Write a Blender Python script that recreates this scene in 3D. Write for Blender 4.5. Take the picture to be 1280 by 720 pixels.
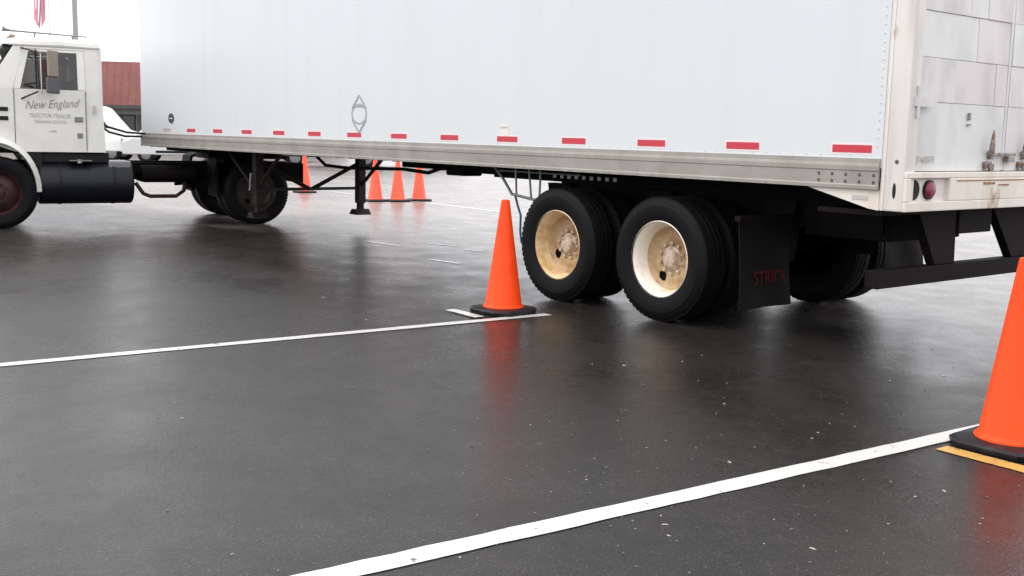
import bpy, bmesh, math, random
from mathutils import Vector, Matrix
R = math.radians
random.seed(7)
S = bpy.context.scene
COL = S.collection
for o in list(bpy.data.objects): bpy.data.objects.remove(o)

# ---------------------------------------------------------------- camera
cam = bpy.data.cameras.new("camera"); cam_o = bpy.data.objects.new("camera", cam); COL.objects.link(cam_o)
YAW, PITCH, ROLL = -0.8932, -0.1403, 0.0221
fw = Vector((math.sin(YAW)*math.cos(PITCH), math.cos(YAW)*math.cos(PITCH), math.sin(PITCH)))
rt = Vector((math.cos(YAW), -math.sin(YAW), 0)); up = rt.cross(fw)
r2 = math.cos(ROLL)*rt + math.sin(ROLL)*up; u2 = -math.sin(ROLL)*rt + math.cos(ROLL)*up
M3 = Matrix((r2, u2, -fw)).transposed()
cam_o.matrix_world = Matrix.Translation((4.0128, -6.2585, 1.4584)) @ M3.to_4x4()
cam.sensor_width = 36; cam.lens = 1358.63/1280*36; cam.clip_start = 0.05; cam.clip_end = 3000
S.camera = cam_o

# ---------------------------------------------------------------- world: overcast daylight
SUN_EL, SUN_AZ = 58, 200          # azimuth clockwise from +Y
w = bpy.data.worlds.new("World"); S.world = w; w.use_nodes = True
nt = w.node_tree; nt.nodes.clear()
out = nt.nodes.new("ShaderNodeOutputWorld"); bg = nt.nodes.new("ShaderNodeBackground")
sky = nt.nodes.new("ShaderNodeTexSky"); sky.sky_type = 'NISHITA'; sky.sun_disc = False
sky.sun_elevation = R(SUN_EL); sky.sun_rotation = R(SUN_AZ); sky.dust_density = 3.0; sky.air_density = 1.0
mixc = nt.nodes.new("ShaderNodeMix"); mixc.data_type = 'RGBA'
tc = nt.nodes.new("ShaderNodeTexCoord"); nz = nt.nodes.new("ShaderNodeTexNoise")
nz.inputs["Scale"].default_value = 2.2; nz.inputs["Detail"].default_value = 5
mp = nt.nodes.new("ShaderNodeMapping"); mp.inputs["Scale"].default_value = (1, 1, 3)
cr = nt.nodes.new("ShaderNodeValToRGB")
cr.color_ramp.elements[0].position = .3; cr.color_ramp.elements[0].color = (11.6, 11.8, 12.3, 1)
cr.color_ramp.elements[1].position = .75; cr.color_ramp.elements[1].color = (14.6, 14.6, 14.8, 1)
mixc.inputs[0].default_value = 0.93
nt.links.new(tc.outputs["Generated"], mp.inputs[0]); nt.links.new(mp.outputs[0], nz.inputs["Vector"])
nt.links.new(nz.outputs[0], cr.inputs[0])
nt.links.new(sky.outputs[0], mixc.inputs[6]); nt.links.new(cr.outputs[0], mixc.inputs[7])
nt.links.new(mixc.outputs[2], bg.inputs[0]); bg.inputs[1].default_value = 0.1
nt.links.new(bg.outputs[0], out.inputs[0])
sl = bpy.data.lights.new("sun", 'SUN'); sl.energy = 0.9; sl.angle = R(25); sl.color = (1, .96, .92)
so = bpy.data.objects.new("sun", sl); COL.objects.link(so)
d = Vector((math.sin(R(SUN_AZ))*math.cos(R(SUN_EL)), math.cos(R(SUN_AZ))*math.cos(R(SUN_EL)), math.sin(R(SUN_EL))))
so.rotation_euler = d.to_track_quat('Z', 'Y').to_euler()
S.view_settings.view_transform = 'Standard'; S.view_settings.look = 'None'
S.view_settings.exposure = 0.5; S.view_settings.gamma = 1
S.render.engine = 'CYCLES'

# ---------------------------------------------------------------- materials
def mat(name, col, rough=.5, metal=0, var=None, vs=6, vr=(.4, .65), bump=0, bs=60, coat=0, rv=0, spec=.5, trans=0, coords='Object'):
    m = bpy.data.materials.new(name); m.use_nodes = True; n = m.node_tree; p = n.nodes["Principled BSDF"]
    p.inputs["Base Color"].default_value = (*col, 1); p.inputs["Roughness"].default_value = rough
    p.inputs["Metallic"].default_value = metal; p.inputs["Specular IOR Level"].default_value = spec
    p.inputs["Coat Weight"].default_value = coat; p.inputs["Coat Roughness"].default_value = .1
    p.inputs["Transmission Weight"].default_value = trans
    t = n.nodes.new("ShaderNodeTexCoord")
    if var:
        a = n.nodes.new("ShaderNodeTexNoise"); a.inputs["Scale"].default_value = vs; a.inputs["Detail"].default_value = 8
        a.inputs["Roughness"].default_value = .65
        r = n.nodes.new("ShaderNodeMapRange"); r.inputs[1].default_value = vr[0]; r.inputs[2].default_value = vr[1]
        mx = n.nodes.new("ShaderNodeMix"); mx.data_type = 'RGBA'
        mx.inputs[6].default_value = (*col, 1); mx.inputs[7].default_value = (*var, 1)
        n.links.new(t.outputs[coords], a.inputs["Vector"]); n.links.new(a.outputs[0], r.inputs[0])
        n.links.new(r.outputs[0], mx.inputs[0]); n.links.new(mx.outputs[2], p.inputs["Base Color"])
        if rv:
            rr = n.nodes.new("ShaderNodeMapRange"); rr.inputs[3].default_value = rough; rr.inputs[4].default_value = rough+rv
            n.links.new(r.outputs[0], rr.inputs[0]); n.links.new(rr.outputs[0], p.inputs["Roughness"])
    if bump:
        b = n.nodes.new("ShaderNodeBump"); b.inputs["Strength"].default_value = bump; b.inputs["Distance"].default_value = .01
        c = n.nodes.new("ShaderNodeTexNoise"); c.inputs["Scale"].default_value = bs; c.inputs["Detail"].default_value = 4
        n.links.new(t.outputs[coords], c.inputs["Vector"]); n.links.new(c.outputs[0], b.inputs["Height"])
        n.links.new(b.outputs[0], p.inputs["Normal"])
    return m

def asphalt():
    m = bpy.data.materials.new("wet_asphalt"); m.use_nodes = True; n = m.node_tree; p = n.nodes["Principled BSDF"]
    L = n.links; t = n.nodes.new("ShaderNodeTexCoord")
    def noise(s, dt=6, sc=(1, 1, 1), rg=.6):
        q = n.nodes.new("ShaderNodeMapping"); q.inputs["Scale"].default_value = sc
        a = n.nodes.new("ShaderNodeTexNoise"); a.inputs["Scale"].default_value = s; a.inputs["Detail"].default_value = dt
        a.inputs["Roughness"].default_value = rg
        L.new(t.outputs["Object"], q.inputs[0]); L.new(q.outputs[0], a.inputs["Vector"]); return a.outputs[0]
    def rng(x, a, b, c, e):
        r = n.nodes.new("ShaderNodeMapRange"); r.inputs[1].default_value = a; r.inputs[2].default_value = b
        r.inputs[3].default_value = c; r.inputs[4].default_value = e; L.new(x, r.inputs[0]); return r.outputs[0]
    def mul(x, y, op='MULTIPLY'):
        r = n.nodes.new("ShaderNodeMath"); r.operation = op; L.new(x, r.inputs[0])
        if isinstance(y, float): r.inputs[1].default_value = y
        else: L.new(y, r.inputs[1])
        return r.outputs[0]
    fine = noise(160, 3); mid = noise(9, 5); big = noise(.55, 6, (1, 1.6, 1), .55); patch = noise(1.9, 5, (1, 1, 1), .6)
    val = mul(mul(rng(fine, .34, .66, .15, 2.0), rng(mid, .3, .7, .80, 1.22)), rng(big, .35, .65, .85, 1.2))
    vo = n.nodes.new("ShaderNodeTexVoronoi"); vo.inputs["Scale"].default_value = 55
    L.new(t.outputs["Object"], vo.inputs["Vector"])
    sp = rng(vo.outputs["Distance"], .0, .26, 4.0, .9)
    val = mul(val, sp)
    # sky sheen painted into base colour, paler towards the far side of the lot
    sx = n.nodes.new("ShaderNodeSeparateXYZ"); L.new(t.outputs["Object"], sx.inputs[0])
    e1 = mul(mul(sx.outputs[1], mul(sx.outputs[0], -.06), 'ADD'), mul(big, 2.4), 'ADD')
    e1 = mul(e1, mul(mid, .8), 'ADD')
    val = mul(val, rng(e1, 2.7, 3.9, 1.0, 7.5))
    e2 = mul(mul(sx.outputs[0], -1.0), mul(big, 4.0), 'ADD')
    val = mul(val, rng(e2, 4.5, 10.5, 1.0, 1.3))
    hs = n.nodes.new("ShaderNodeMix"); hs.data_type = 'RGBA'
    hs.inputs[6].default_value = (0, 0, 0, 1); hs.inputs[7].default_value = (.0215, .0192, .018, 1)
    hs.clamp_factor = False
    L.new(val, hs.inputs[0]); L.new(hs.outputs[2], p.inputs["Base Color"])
    rgh = mul(rng(patch, .38, .64, .235, .32), rng(big, .35, .65, .0, .04), 'ADD')
    L.new(rgh, p.inputs["Roughness"])
    p.inputs["IOR"].default_value = 1.33; p.inputs["Specular IOR Level"].default_value = .5
    b = n.nodes.new("ShaderNodeBump"); b.inputs["Strength"].default_value = .28; b.inputs["Distance"].default_value = .003
    L.new(mul(fine, vo.outputs["Distance"], 'ADD'), b.inputs["Height"]); L.new(b.outputs[0], p.inputs["Normal"])
    return m

def paint_line(name, col, wear):
    m = bpy.data.materials.new(name); m.use_nodes = True; n = m.node_tree; p = n.nodes["Principled BSDF"]; L = n.links
    t = n.nodes.new("ShaderNodeTexCoord"); a = n.nodes.new("ShaderNodeTexNoise"); a.inputs["Scale"].default_value = 14
    a.inputs["Detail"].default_value = 9; a.inputs["Roughness"].default_value = .75; L.new(t.outputs["Object"], a.inputs["Vector"])
    r = n.nodes.new("ShaderNodeMapRange"); r.inputs[1].default_value = wear; r.inputs[2].default_value = wear+.09
    L.new(a.outputs[0], r.inputs[0])
    mx = n.nodes.new("ShaderNodeMix"); mx.data_type = 'RGBA'; mx.inputs[6].default_value = (*col, 1)
    mx.inputs[7].default_value = (.07, .065, .06, 1); L.new(r.outputs[0], mx.inputs[0]); L.new(mx.outputs[2], p.inputs["Base Color"])
    p.inputs["Roughness"].default_value = .24
    return m

def streaked(name, col, dirt, amt, rough=.45, sc=(5, 5, .35), lo=.5, hi=.8, wav=.25, warm=None, warm_thr=.66):
    m = bpy.data.materials.new(name); m.use_nodes = True; n = m.node_tree; p = n.nodes["Principled BSDF"]; L = n.links
    t = n.nodes.new("ShaderNodeTexCoord"); p.inputs["Roughness"].default_value = rough
    def ns(scale, sc_, dt=6):
        q = n.nodes.new("ShaderNodeMapping"); q.inputs["Scale"].default_value = sc_
        a = n.nodes.new("ShaderNodeTexNoise"); a.inputs["Scale"].default_value = scale; a.inputs["Detail"].default_value = dt
        L.new(t.outputs["Object"], q.inputs[0]); L.new(q.outputs[0], a.inputs["Vector"]); return a.outputs[0]
    r = n.nodes.new("ShaderNodeMapRange"); r.inputs[1].default_value = lo; r.inputs[2].default_value = hi; r.inputs[4].default_value = amt
    L.new(ns(1.0, sc), r.inputs[0])
    mx = n.nodes.new("ShaderNodeMix"); mx.data_type = 'RGBA'; mx.inputs[6].default_value = (*col, 1); mx.inputs[7].default_value = (*dirt, 1)
    L.new(r.outputs[0], mx.inputs[0]); last = mx.outputs[2]
    r2_ = n.nodes.new("ShaderNodeMapRange"); r2_.inputs[1].default_value = .42; r2_.inputs[2].default_value = .66; r2_.inputs[4].default_value = .45*amt
    L.new(ns(.45, (1, 1, 1), 4), r2_.inputs[0])
    m2 = n.nodes.new("ShaderNodeMix"); m2.data_type = 'RGBA'; m2.inputs[7].default_value = (*dirt, 1); L.new(last, m2.inputs[6]); L.new(r2_.outputs[0], m2.inputs[0]); last = m2.outputs[2]
    if warm:
        r3 = n.nodes.new("ShaderNodeMapRange"); r3.inputs[1].default_value = warm_thr; r3.inputs[2].default_value = warm_thr+.1; r3.inputs[4].default_value = .8
        L.new(ns(5.0, (1, 1, .5), 9), r3.inputs[0]); m3 = n.nodes.new("ShaderNodeMix"); m3.data_type = 'RGBA'; m3.inputs[7].default_value = (*warm, 1)
        L.new(last, m3.inputs[6]); L.new(r3.outputs[0], m3.inputs[0]); last = m3.outputs[2]
    L.new(last, p.inputs["Base Color"])
    b = n.nodes.new("ShaderNodeBump"); b.inputs["Strength"].default_value = wav; b.inputs["Distance"].default_value = .02
    L.new(ns(1.3, (1, 1, .6), 2), b.inputs["Height"]); L.new(b.outputs[0], p.inputs["Normal"])
    return m
M = {}
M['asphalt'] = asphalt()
M['line'] = paint_line('white_line_paint', (.64, .625, .60), .585)
M['yellow'] = paint_line('yellow_line_paint', (.62, .36, .10), .56)
M['faded'] = paint_line('faded_line_paint', (.80, .78, .75), .62)
M['side'] = streaked('trailer_white', (.67, .70, .715), (.50, .52, .50), .18, .45)
M['frame'] = streaked('cream_frame_paint', (.81, .765, .71), (.62, .52, .40), .7, .5, (6, 6, 1.5), .5, .75, .15, (.30, .15, .06), .655)
M['post'] = streaked('corner_post_paint', (.76, .71, .665), (.52, .48, .45), .8, .5, (9, 9, .8), .48, .72, .3, (.30, .18, .10), .655)
M['door'] = streaked('door_paint', (.74, .715, .71), (.47, .44, .44), .8, .5, (5, 5, 1.6), .46, .72, .5, (.30, .20, .13), .715)
M['door2'] = streaked('door_patch_paint', (.75, .745, .735), (.54, .54, .53), .8, .5, (4, 4, 2), .45, .75, .5)
M['door3'] = streaked('door_pinkish_paint', (.745, .70, .695), (.50, .44, .44), .8, .5, (3, 3, 2), .45, .75, .5)
M['rail'] = mat('weathered_aluminium_rail', (.355, .33, .295), .6, .2, var=(.29, .265, .235), vs=3, vr=(.4, .65))
M['rubber'] = mat('tyre_rubber', (.003, .003, .004), .65, bump=.1, bs=90, spec=.18)
M['rim'] = mat('cream_steel_rim', (.80, .65, .40), .45, var=(.50, .27, .09), vs=4, vr=(.46, .70))
M['rimflange'] = mat('paler_rim_paint', (.86, .80, .70), .42, var=(.60, .45, .28), vs=5, vr=(.56, .8))
M['disc'] = mat('rusty_rim_disc', (.50, .36, .20), .55, var=(.34, .17, .06), vs=6, vr=(.42, .66))
M['hub'] = mat('grimy_hub', (.56, .46, .36), .5, var=(.28, .16, .09), vs=18, vr=(.45, .66))
M['darkrim'] = mat('dark_rim', (.075, .05, .045), .5, var=(.03, .02, .018), vs=8, spec=.3)
M['redrim'] = mat('maroon_rim', (.055, .018, .018), .5, var=(.02, .010, .010), vs=9, spec=.3)
M['chassis'] = mat('black_chassis', (.004, .0035, .004), .75, var=(.008, .005, .005), vs=6, spec=.12)
M['bumper'] = mat('bumper_black', (.007, .005, .006), .65, var=(.02, .008, .007), vs=8, vr=(.5, .75), spec=.12)
M['strip'] = mat('red_reflector', (.55, .035, .06), .4)
M['stripw'] = mat('white_reflector', (.80, .70, .70), .4)
M['hole'] = mat('dark_hole', (.008, .007, .007), .8)
M['bolt'] = mat('grimy_bolt', (.09, .085, .06), .6)
M['lens'] = mat('tail_lens', (.20, .02, .045), .25)
M['decal'] = mat('grey_decal', (.36, .38, .37), .6)
M['txt'] = mat('faded_lettering', (.50, .48, .46), .6)
M['script'] = mat('door_lettering_paint', (.36, .33, .31), .6)
M['flap'] = mat('mud_flap_rubber', (.006, .005, .0055), .75, spec=.15)
M['redtxt'] = mat('red_flap_lettering', (.09, .012, .011), .8, spec=.08)
M['lockm'] = mat('worn_lock_steel', (.30, .29, .29), .45, .5, var=(.20, .10, .05), vs=20, vr=(.45, .6))
M['rust'] = mat('rust_stain', (.36, .20, .09), .7, var=(.20, .09, .04), vs=30)
M['cone'] = mat('orange_cone', (.97, .068, .006), .5, spec=.25, var=(.62, .045, .010), vs=7, vr=(.52, .85), rv=.15)
M['conef'] = mat('faded_orange_cone', (.90, .12, .055), .45, var=(.8, .1, .05), vs=4, vr=(.45, .8))
M['conebase'] = mat('cone_base_rubber', (.007, .007, .010), .5, spec=.3, var=(.03, .028, .027), vs=14, vr=(.5, .75))
M['cab'] = mat('cab_white', (.80, .78, .73), .32, coat=.3, var=(.66, .645, .60), vs=1.2, vr=(.45, .7))
M['seamm'] = mat('panel_gap', (.16, .15, .14), .7)
M['tank'] = mat('dark_blue_tank', (.006, .007, .012), .42, spec=.35)
M['black'] = mat('black_trim', (.006, .006, .006), .5, spec=.3)
M['grey'] = mat('grey_metal', (.22, .22, .22), .4, .6)
M['chrome'] = mat('bright_metal', (.6, .6, .6), .25, .9)
M['mirror'] = mat('mirror_shell', (.10, .09, .10), .4)
M['beige'] = mat('beige_mirror_face', (.30, .24, .19), .4)
M['hose_blue'] = mat('blue_air_hose', (.03, .10, .16), .5)
M['interior'] = mat('cab_interior', (.03, .028, .032), .8)
M['seat'] = mat('seat_cloth', (.05, .05, .06), .9)
M['skin'] = mat('skin', (.42, .24, .17), .5)
M['jacket'] = mat('navy_jacket', (.022, .024, .05), .8)
M['hair'] = mat('dark_hair', (.03, .02, .015), .7)
M['lgreen'] = mat('dark_green_paint', (.02, .04, .035), .5)
M['landing'] = mat('landing_gear_paint', (.009, .007, .008), .55, var=(.03, .018, .014), vs=9, spec=.25)
M['roofred'] = mat('maroon_metal_roof', (.20, .062, .055), .6, var=(.27, .10, .085), vs=.5)
M['bwall'] = mat('grey_render_wall', (.26, .26, .25), .8, var=(.21, .21, .20), vs=2, bump=.2)
M['bdark'] = mat('fascia_dark', (.07, .065, .065), .7)
M['pole'] = mat('galvanised_pole', (.33, .33, .34), .5, .3)
M['wpole'] = mat('white_pole', (.8, .8, .8), .4)
M['flagr'] = mat('flag_red', (.66, .30, .36), .7)
M['flagw'] = mat('flag_white', (.8, .8, .8), .7)
M['flagb'] = mat('flag_blue', (.05, .07, .2), .7)
M['van'] = mat('van_white', (.78, .78, .77), .35, coat=.3)
M['maroon'] = mat('maroon_car_paint', (.10, .02, .022), .35, coat=.4)
M['greycar'] = mat('silver_car_paint', (.62, .62, .62), .35, .3, coat=.4)
M['greencar'] = mat('dark_green_car_paint', (.012, .03, .026), .3, coat=.4)
M['carglass'] = mat('dark_car_glass', (.03, .035, .04), .1)
M['litter'] = mat('pale_litter', (.42, .39, .35), .7, var=(.4, .36, .3), vs=3)
M['gravel'] = mat('loose_grit', (.20, .19, .17), .7, var=(.10, .09, .08), vs=5)
M['leaf'] = mat('brown_leaf', (.22, .13, .06), .8)
def glass():
    m = bpy.data.materials.new("window_glass"); m.use_nodes = True; n = m.node_tree; n.nodes.clear()
    o = n.nodes.new("ShaderNodeOutputMaterial"); t = n.nodes.new("ShaderNodeBsdfTransparent"); g = n.nodes.new("ShaderNodeBsdfGlossy")
    t.inputs[0].default_value = (.62, .64, .64, 1); g.inputs["Roughness"].default_value = .03; g.inputs[0].default_value = (1, 1, 1, 1)
    f = n.nodes.new("ShaderNodeFresnel"); f.inputs[0].default_value = 1.5; x = n.nodes.new("ShaderNodeMixShader")
    n.links.new(f.outputs[0], x.inputs[0]); n.links.new(t.outputs[0], x.inputs[1]); n.links.new(g.outputs[0], x.inputs[2])
    n.links.new(x.outputs[0], o.inputs[0]); return m
M['glass'] = glass()

# ---------------------------------------------------------------- mesh helpers
class MB:
    def __init__(s): s.b = bmesh.new()
    def box(s, x0, x1, y0, y1, z0, z1, bev=0, rot=None):
        r = bmesh.ops.create_cube(s.b, size=1)['verts']
        bmesh.ops.scale(s.b, vec=(abs(x1-x0), abs(y1-y0), abs(z1-z0)), verts=r)
        if bev:
            es = list({e for v in r for e in v.link_edges})
            g = bmesh.ops.bevel(s.b, geom=es, offset=bev, segments=2, affect='EDGES', profile=.5)
            r = list({v for f in g['faces'] for v in f.verts} | {v for v in r if v.is_valid})
        if rot is not None: bmesh.ops.rotate(s.b, cent=(0, 0, 0), matrix=rot, verts=r)
        bmesh.ops.translate(s.b, vec=((x0+x1)/2, (y0+y1)/2, (z0+z1)/2), verts=r)
        return s
    def tube(s, pts, rad, n=10, closed=False, caps=True):
        pts = [Vector(p) for p in pts]; rings = []; N = len(pts); a = None
        for i, p in enumerate(pts):
            if closed: t = pts[(i+1) % N]-pts[i-1]
            else: t = pts[min(i+1, N-1)]-pts[max(i-1, 0)]
            t.normalize()
            if a is None: a = t.orthogonal().normalized()
            else: a = (a-t*a.dot(t)).normalized()
            c = t.cross(a); rr = rad[i] if isinstance(rad, (list, tuple)) else rad
            rings.append([s.b.verts.new(p+(a*math.cos(k*2*math.pi/n)+c*math.sin(k*2*math.pi/n))*rr) for k in range(n)])
        for i in range(N if closed else N-1):
            A, B = rings[i], rings[(i+1) % N]
            for k in range(n): s.b.faces.new((A[k], A[(k+1) % n], B[(k+1) % n], B[k]))
        if caps and not closed:
            s.b.faces.new(rings[0][::-1]); s.b.faces.new(rings[-1])
        return s
    def lathe(s, prof, n=48, axis='Y', cen=(0, 0, 0), close=False):
        """prof: (radius, along-axis)"""
        rings = []
        for r, y in prof:
            ring = []
            for k in range(n):
                a = 2*math.pi*k/n; c, q = r*math.cos(a), r*math.sin(a)
                v = {'Y': (c, y, q), 'Z': (c, q, y), 'X': (y, c, q)}[axis]
                ring.append(s.b.verts.new(Vector(v)+Vector(cen)))
            rings.append(ring)
        m = len(rings)
        for i in range(m if close else m-1):
            A, B = rings[i], rings[(i+1) % m]
            for k in range(n): s.b.faces.new((A[k], A[(k+1) % n], B[(k+1) % n], B[k]))
        if not close:
            if prof[0][0] > 0: s.b.faces.new(rings[0])
            if prof[-1][0] > 0: s.b.faces.new(rings[-1][::-1])
        return s
    def prism(s, poly, y0, y1, plane='XZ'):
        def P(a, b, c): return {'XZ': (a, c, b), 'YZ': (c, a, b), 'XY': (a, b, c)}[plane]
        A = [s.b.verts.new(P(a, b, y0)) for a, b in poly]; B = [s.b.verts.new(P(a, b, y1)) for a, b in poly]
        n = len(poly)
        s.b.faces.new(A); s.b.faces.new(B[::-1])
        for k in range(n): s.b.faces.new((A[k], B[k], B[(k+1) % n], A[(k+1) % n]))
        return s
    def bridge(s, polyA, polyB):
        A = [s.b.verts.new(p) for p in polyA]; B = [s.b.verts.new(p) for p in polyB]; n = len(A)
        s.b.faces.new(A); s.b.faces.new(B[::-1])
        for k in range(n): s.b.faces.new((A[k], B[k], B[(k+1) % n], A[(k+1) % n]))
        return s
    def shift(s, v):
        bmesh.ops.translate(s.b, vec=v, verts=s.b.verts[:]); return s

def obj(name, mb, m, parent=None, off=(0, 0, 0), smooth=None, bevel=0, loc=None):
    b = mb.b
    if any(off): bmesh.ops.translate(b, vec=Vector(off), verts=b.verts[:])
    bmesh.ops.recalc_face_normals(b, faces=b.faces[:])
    me = bpy.data.meshes.new(name); b.to_mesh(me); b.free()
    me.materials.append(M[m] if isinstance(m, str) else m)
    o = bpy.data.objects.new(name, me); COL.objects.link(o)
    if smooth:
        me.shade_smooth()
        try: me.set_sharp_from_angle(angle=R(smooth))
        except Exception: pass
    if bevel:
        q = o.modifiers.new("bevel", 'BEVEL'); q.width = bevel; q.segments = 2; q.limit_method = 'ANGLE'
    if parent is not None: o.parent = parent
    if loc: o.location = loc
    return o
def tag(o, label=None, cat=None, group=None, kind=None):
    if label: o['label'] = label
    if cat: o['category'] = cat
    if group: o['group'] = group
    if kind: o['kind'] = kind
    return o
def empty(name, loc, label, cat, rz=0, group=None):
    o = bpy.data.objects.new(name, None); COL.objects.link(o); o.location = loc; o.rotation_euler = (0, 0, rz)
    o.empty_display_size = .3
    return tag(o, label, cat, group)
def dup(o, parent=None, loc=None):
    c = o.copy(); COL.objects.link(c); c.parent = parent
    for ch in list(o.children): dup(ch, c)
    if loc is not None: c.location = loc
    return c
def text(name, body, size, mtl, parent, loc, rot, shear=0, xs=1, ex=.0015):
    cu = bpy.data.curves.new(name, 'FONT'); cu.body = body; cu.size = size; cu.shear = shear; cu.extrude = ex
    cu.align_x = 'CENTER'; cu.align_y = 'CENTER'; cu.resolution_u = 3
    t = bpy.data.objects.new(name+"_tmp", cu); COL.objects.link(t)
    dg = bpy.context.evaluated_depsgraph_get(); me = bpy.data.meshes.new_from_object(t.evaluated_get(dg))
    bpy.data.objects.remove(t); me.materials.clear(); me.materials.append(M[mtl])
    o = bpy.data.objects.new(name, me); COL.objects.link(o); o.parent = parent; o.location = loc
    o.rotation_euler = rot; o.scale = (xs, 1, 1)
    return o

# ---------------------------------------------------------------- the lot
g = MB(); xs = [-400, -60, -30, -12, 0, 12, 60, 400]
g.b.faces.new([g.b.verts.new(v) for v in ((-400, -400, 0), (400, -400, 0), (400, 400, 0), (-400, 400, 0))])
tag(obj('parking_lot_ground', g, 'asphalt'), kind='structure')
def line(p0, p1, wd, m, z=.004, name='painted_line'):
    a, b = Vector((*p0, z)), Vector((*p1, z)); t = (b-a).normalized(); nn = Vector((-t.y, t.x, 0))*wd/2
    q = MB(); N = max(1, int((b-a).length/.12)); L, Rr = [], []
    for i in range(N+1):
        c = a.lerp(b, i/N); j1 = random.uniform(-.004, .004); j2 = random.uniform(-.004, .004)
        L.append(q.b.verts.new(c+nn*(1+j1/wd*2))); Rr.append(q.b.verts.new(c-nn*(1+j2/wd*2)))
    for i in range(N): q.b.faces.new((L[i], L[i+1], Rr[i+1], Rr[i]))
    return tag(obj(name, q, m), kind='structure')
line((-3.27, -8.5), (-2.66, -.50), .10, 'line')
line((-3.26, -1.06), (-2.83, -1.08), .10, 'line', .008)
line((.62, -9.0), (1.285, -.80), .115, 'line')
line((1.345, -1.42), (6.5, -1.60), .10, 'yellow')
line((-26, 7.05), (-12.2, 6.47), .11, 'line')
for a_, b_ in (((-8.45, 1.28), (-7.75, 1.36)), ((-7.95, 1.85), (-7.45, 2.02)), ((-7.05, 1.86), (-6.75, 1.95)), ((-6.35, .85), (-5.85, .92))): line(a_, b_, .07, 'faded')

# scattered litter and grit
def unproj(px, py):
    d_ = fw + (px-640)/1358.63*r2 - (py-360)/1358.63*u2; c = Vector((4.0128, -6.2585, 1.4584)); return c - d_*(c.z/d_.z)
lit = MB()
for px, py, s_ in [(912, 578, .034), (1180, 614, .030), (1015, 686, .036), (228, 523, .026), (218, 503, .022), (733, 600, .016), (831, 656, .028),
               (836, 670, .022), (674, 555, .016), (826, 645, .02), (689, 615, .012), (575, 697, .022), (733, 596, .012), (1022, 541, .02), (1015, 548, .02),
               (1110, 655, .014), (1144, 621, .02), (968, 650, .012), (988, 662, .013), (955, 680, .012), (1105, 692, .01), (853, 452, .02),
               (1225, 655, .014), (1180, 470, .03), (808, 560, .014), (290, 693, .016), (405, 372, .04), (458, 400, .03), (1228, 648, .012), (794, 661, .012),
               (600, 555, .012), (780, 457, .03), (905, 505, .02), (740, 455, .02), (520, 460, .015), (1112, 476, .03)]:
    p = unproj(px, py); a = random.uniform(0, 3.1)
    r_ = lit.b
    pts = []
    for k in range(6):
        t = k/6*2*math.pi; q = Vector((math.cos(t)*s_*.42*random.uniform(.6, 1.3), math.sin(t)*s_*.15*random.uniform(.6, 1.4), 0))
        q.rotate(Matrix.Rotation(a, 3, 'Z')); pts.append(p+q)
    A = [r_.verts.new(q+Vector((0, 0, .001))) for q in pts]; B = [r_.verts.new(p+(q-p)*.7+Vector((0, 0, .002+s_*.06))) for q in pts]
    r_.faces.new(B)
    for k in range(6): r_.faces.new((A[k], A[(k+1) % 6], B[(k+1) % 6], B[k]))
tag(obj('litter_scraps', lit, 'litter'), 'pale scraps and chips scattered over the wet asphalt', 'litter', kind='stuff')
gr = MB()
def pebble(B_, p, s):
    vs = bmesh.ops.create_icosphere(B_, subdivisions=1, radius=s)['verts']
    for v in vs: v.co *= random.uniform(.7, 1.25); v.co.z *= .6
    bmesh.ops.translate(B_, vec=p+Vector((0, 0, s*.3)), verts=vs)
for i in range(420):
    x = random.uniform(-6, 4); y = random.uniform(-5.5, 1.0)
    if random.random() < .6: x = random.gauss(1.0, 1.1); y = random.gauss(-3.2, 1.0)
    pebble(gr.b, Vector((x, y, 0)), random.choice([.0025, .003, .004, .0055]))
tag(obj('loose_grit', gr, 'gravel'), 'loose pebbles and grit on the asphalt', 'grit', kind='stuff')

# ---------------------------------------------------------------- traffic cones
def make_cone(loc, label, rz=0, m='cone', h=.93, tilt=0):
    e = empty('traffic_cone', (*loc, 0), label, 'traffic cone', rz, 'orange traffic cones on the lot')
    b = MB()
    # octagonal rubber base with raised rim
    def octo(r, z, c=.09): 
        k = r-c; return [(r, k, z), (k, r, z), (-k, r, z), (-r, k, z), (-r, -k, z), (-k, -r, z), (k, -r, z), (r, -k, z)]
    lay = [octo(.235, .005), octo(.24, .03), octo(.225, .042), octo(.165, .05, .08)]
    V = [[b.b.verts.new(p) for p in l] for l in lay]
    for A, B in zip(V, V[1:]):
        for k in range(8): b.b.faces.new((A[k], A[(k+1) % 8], B[(k+1) % 8], B[k]))
    b.b.faces.new(V[0][::-1]); b.b.faces.new(V[-1])
    obj('base', b, 'conebase', e)
    c = MB(); c.lathe([(.172, .048), (.171, .056), (.158, .066), (.150, .08), (.036, h-.02), (.033, h-.004), (.027, h), (.020, h-.004), (.022, h-.05)], 40, 'Z')
    obj('cone_body', c, m, e, smooth=40)
    if tilt: e.rotation_euler = (tilt, 0, rz)
    return e
make_cone((-2.96, -.735), 'orange cone beside the front tyre of the trailer bogie, standing where two white lines meet', .08)
make_cone((1.535, -1.12), 'large orange cone at the right edge, standing by the yellow line', .0)
make_cone((-15.7, 5.85), 'leftmost of the three distant orange cones in a row beyond the trailer', .05, 'conef')
make_cone((-15.50, 6.28), 'middle one of the three distant orange cones in a row beyond the trailer', .02, 'conef')
make_cone((-15.5, 6.82), 'rightmost of the three distant orange cones in a row beyond the trailer', .0, 'conef')
make_cone((-19.0, 5.95), 'lone distant orange cone seen just right of the tractor drive tyres', .1, 'conef')

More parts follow.
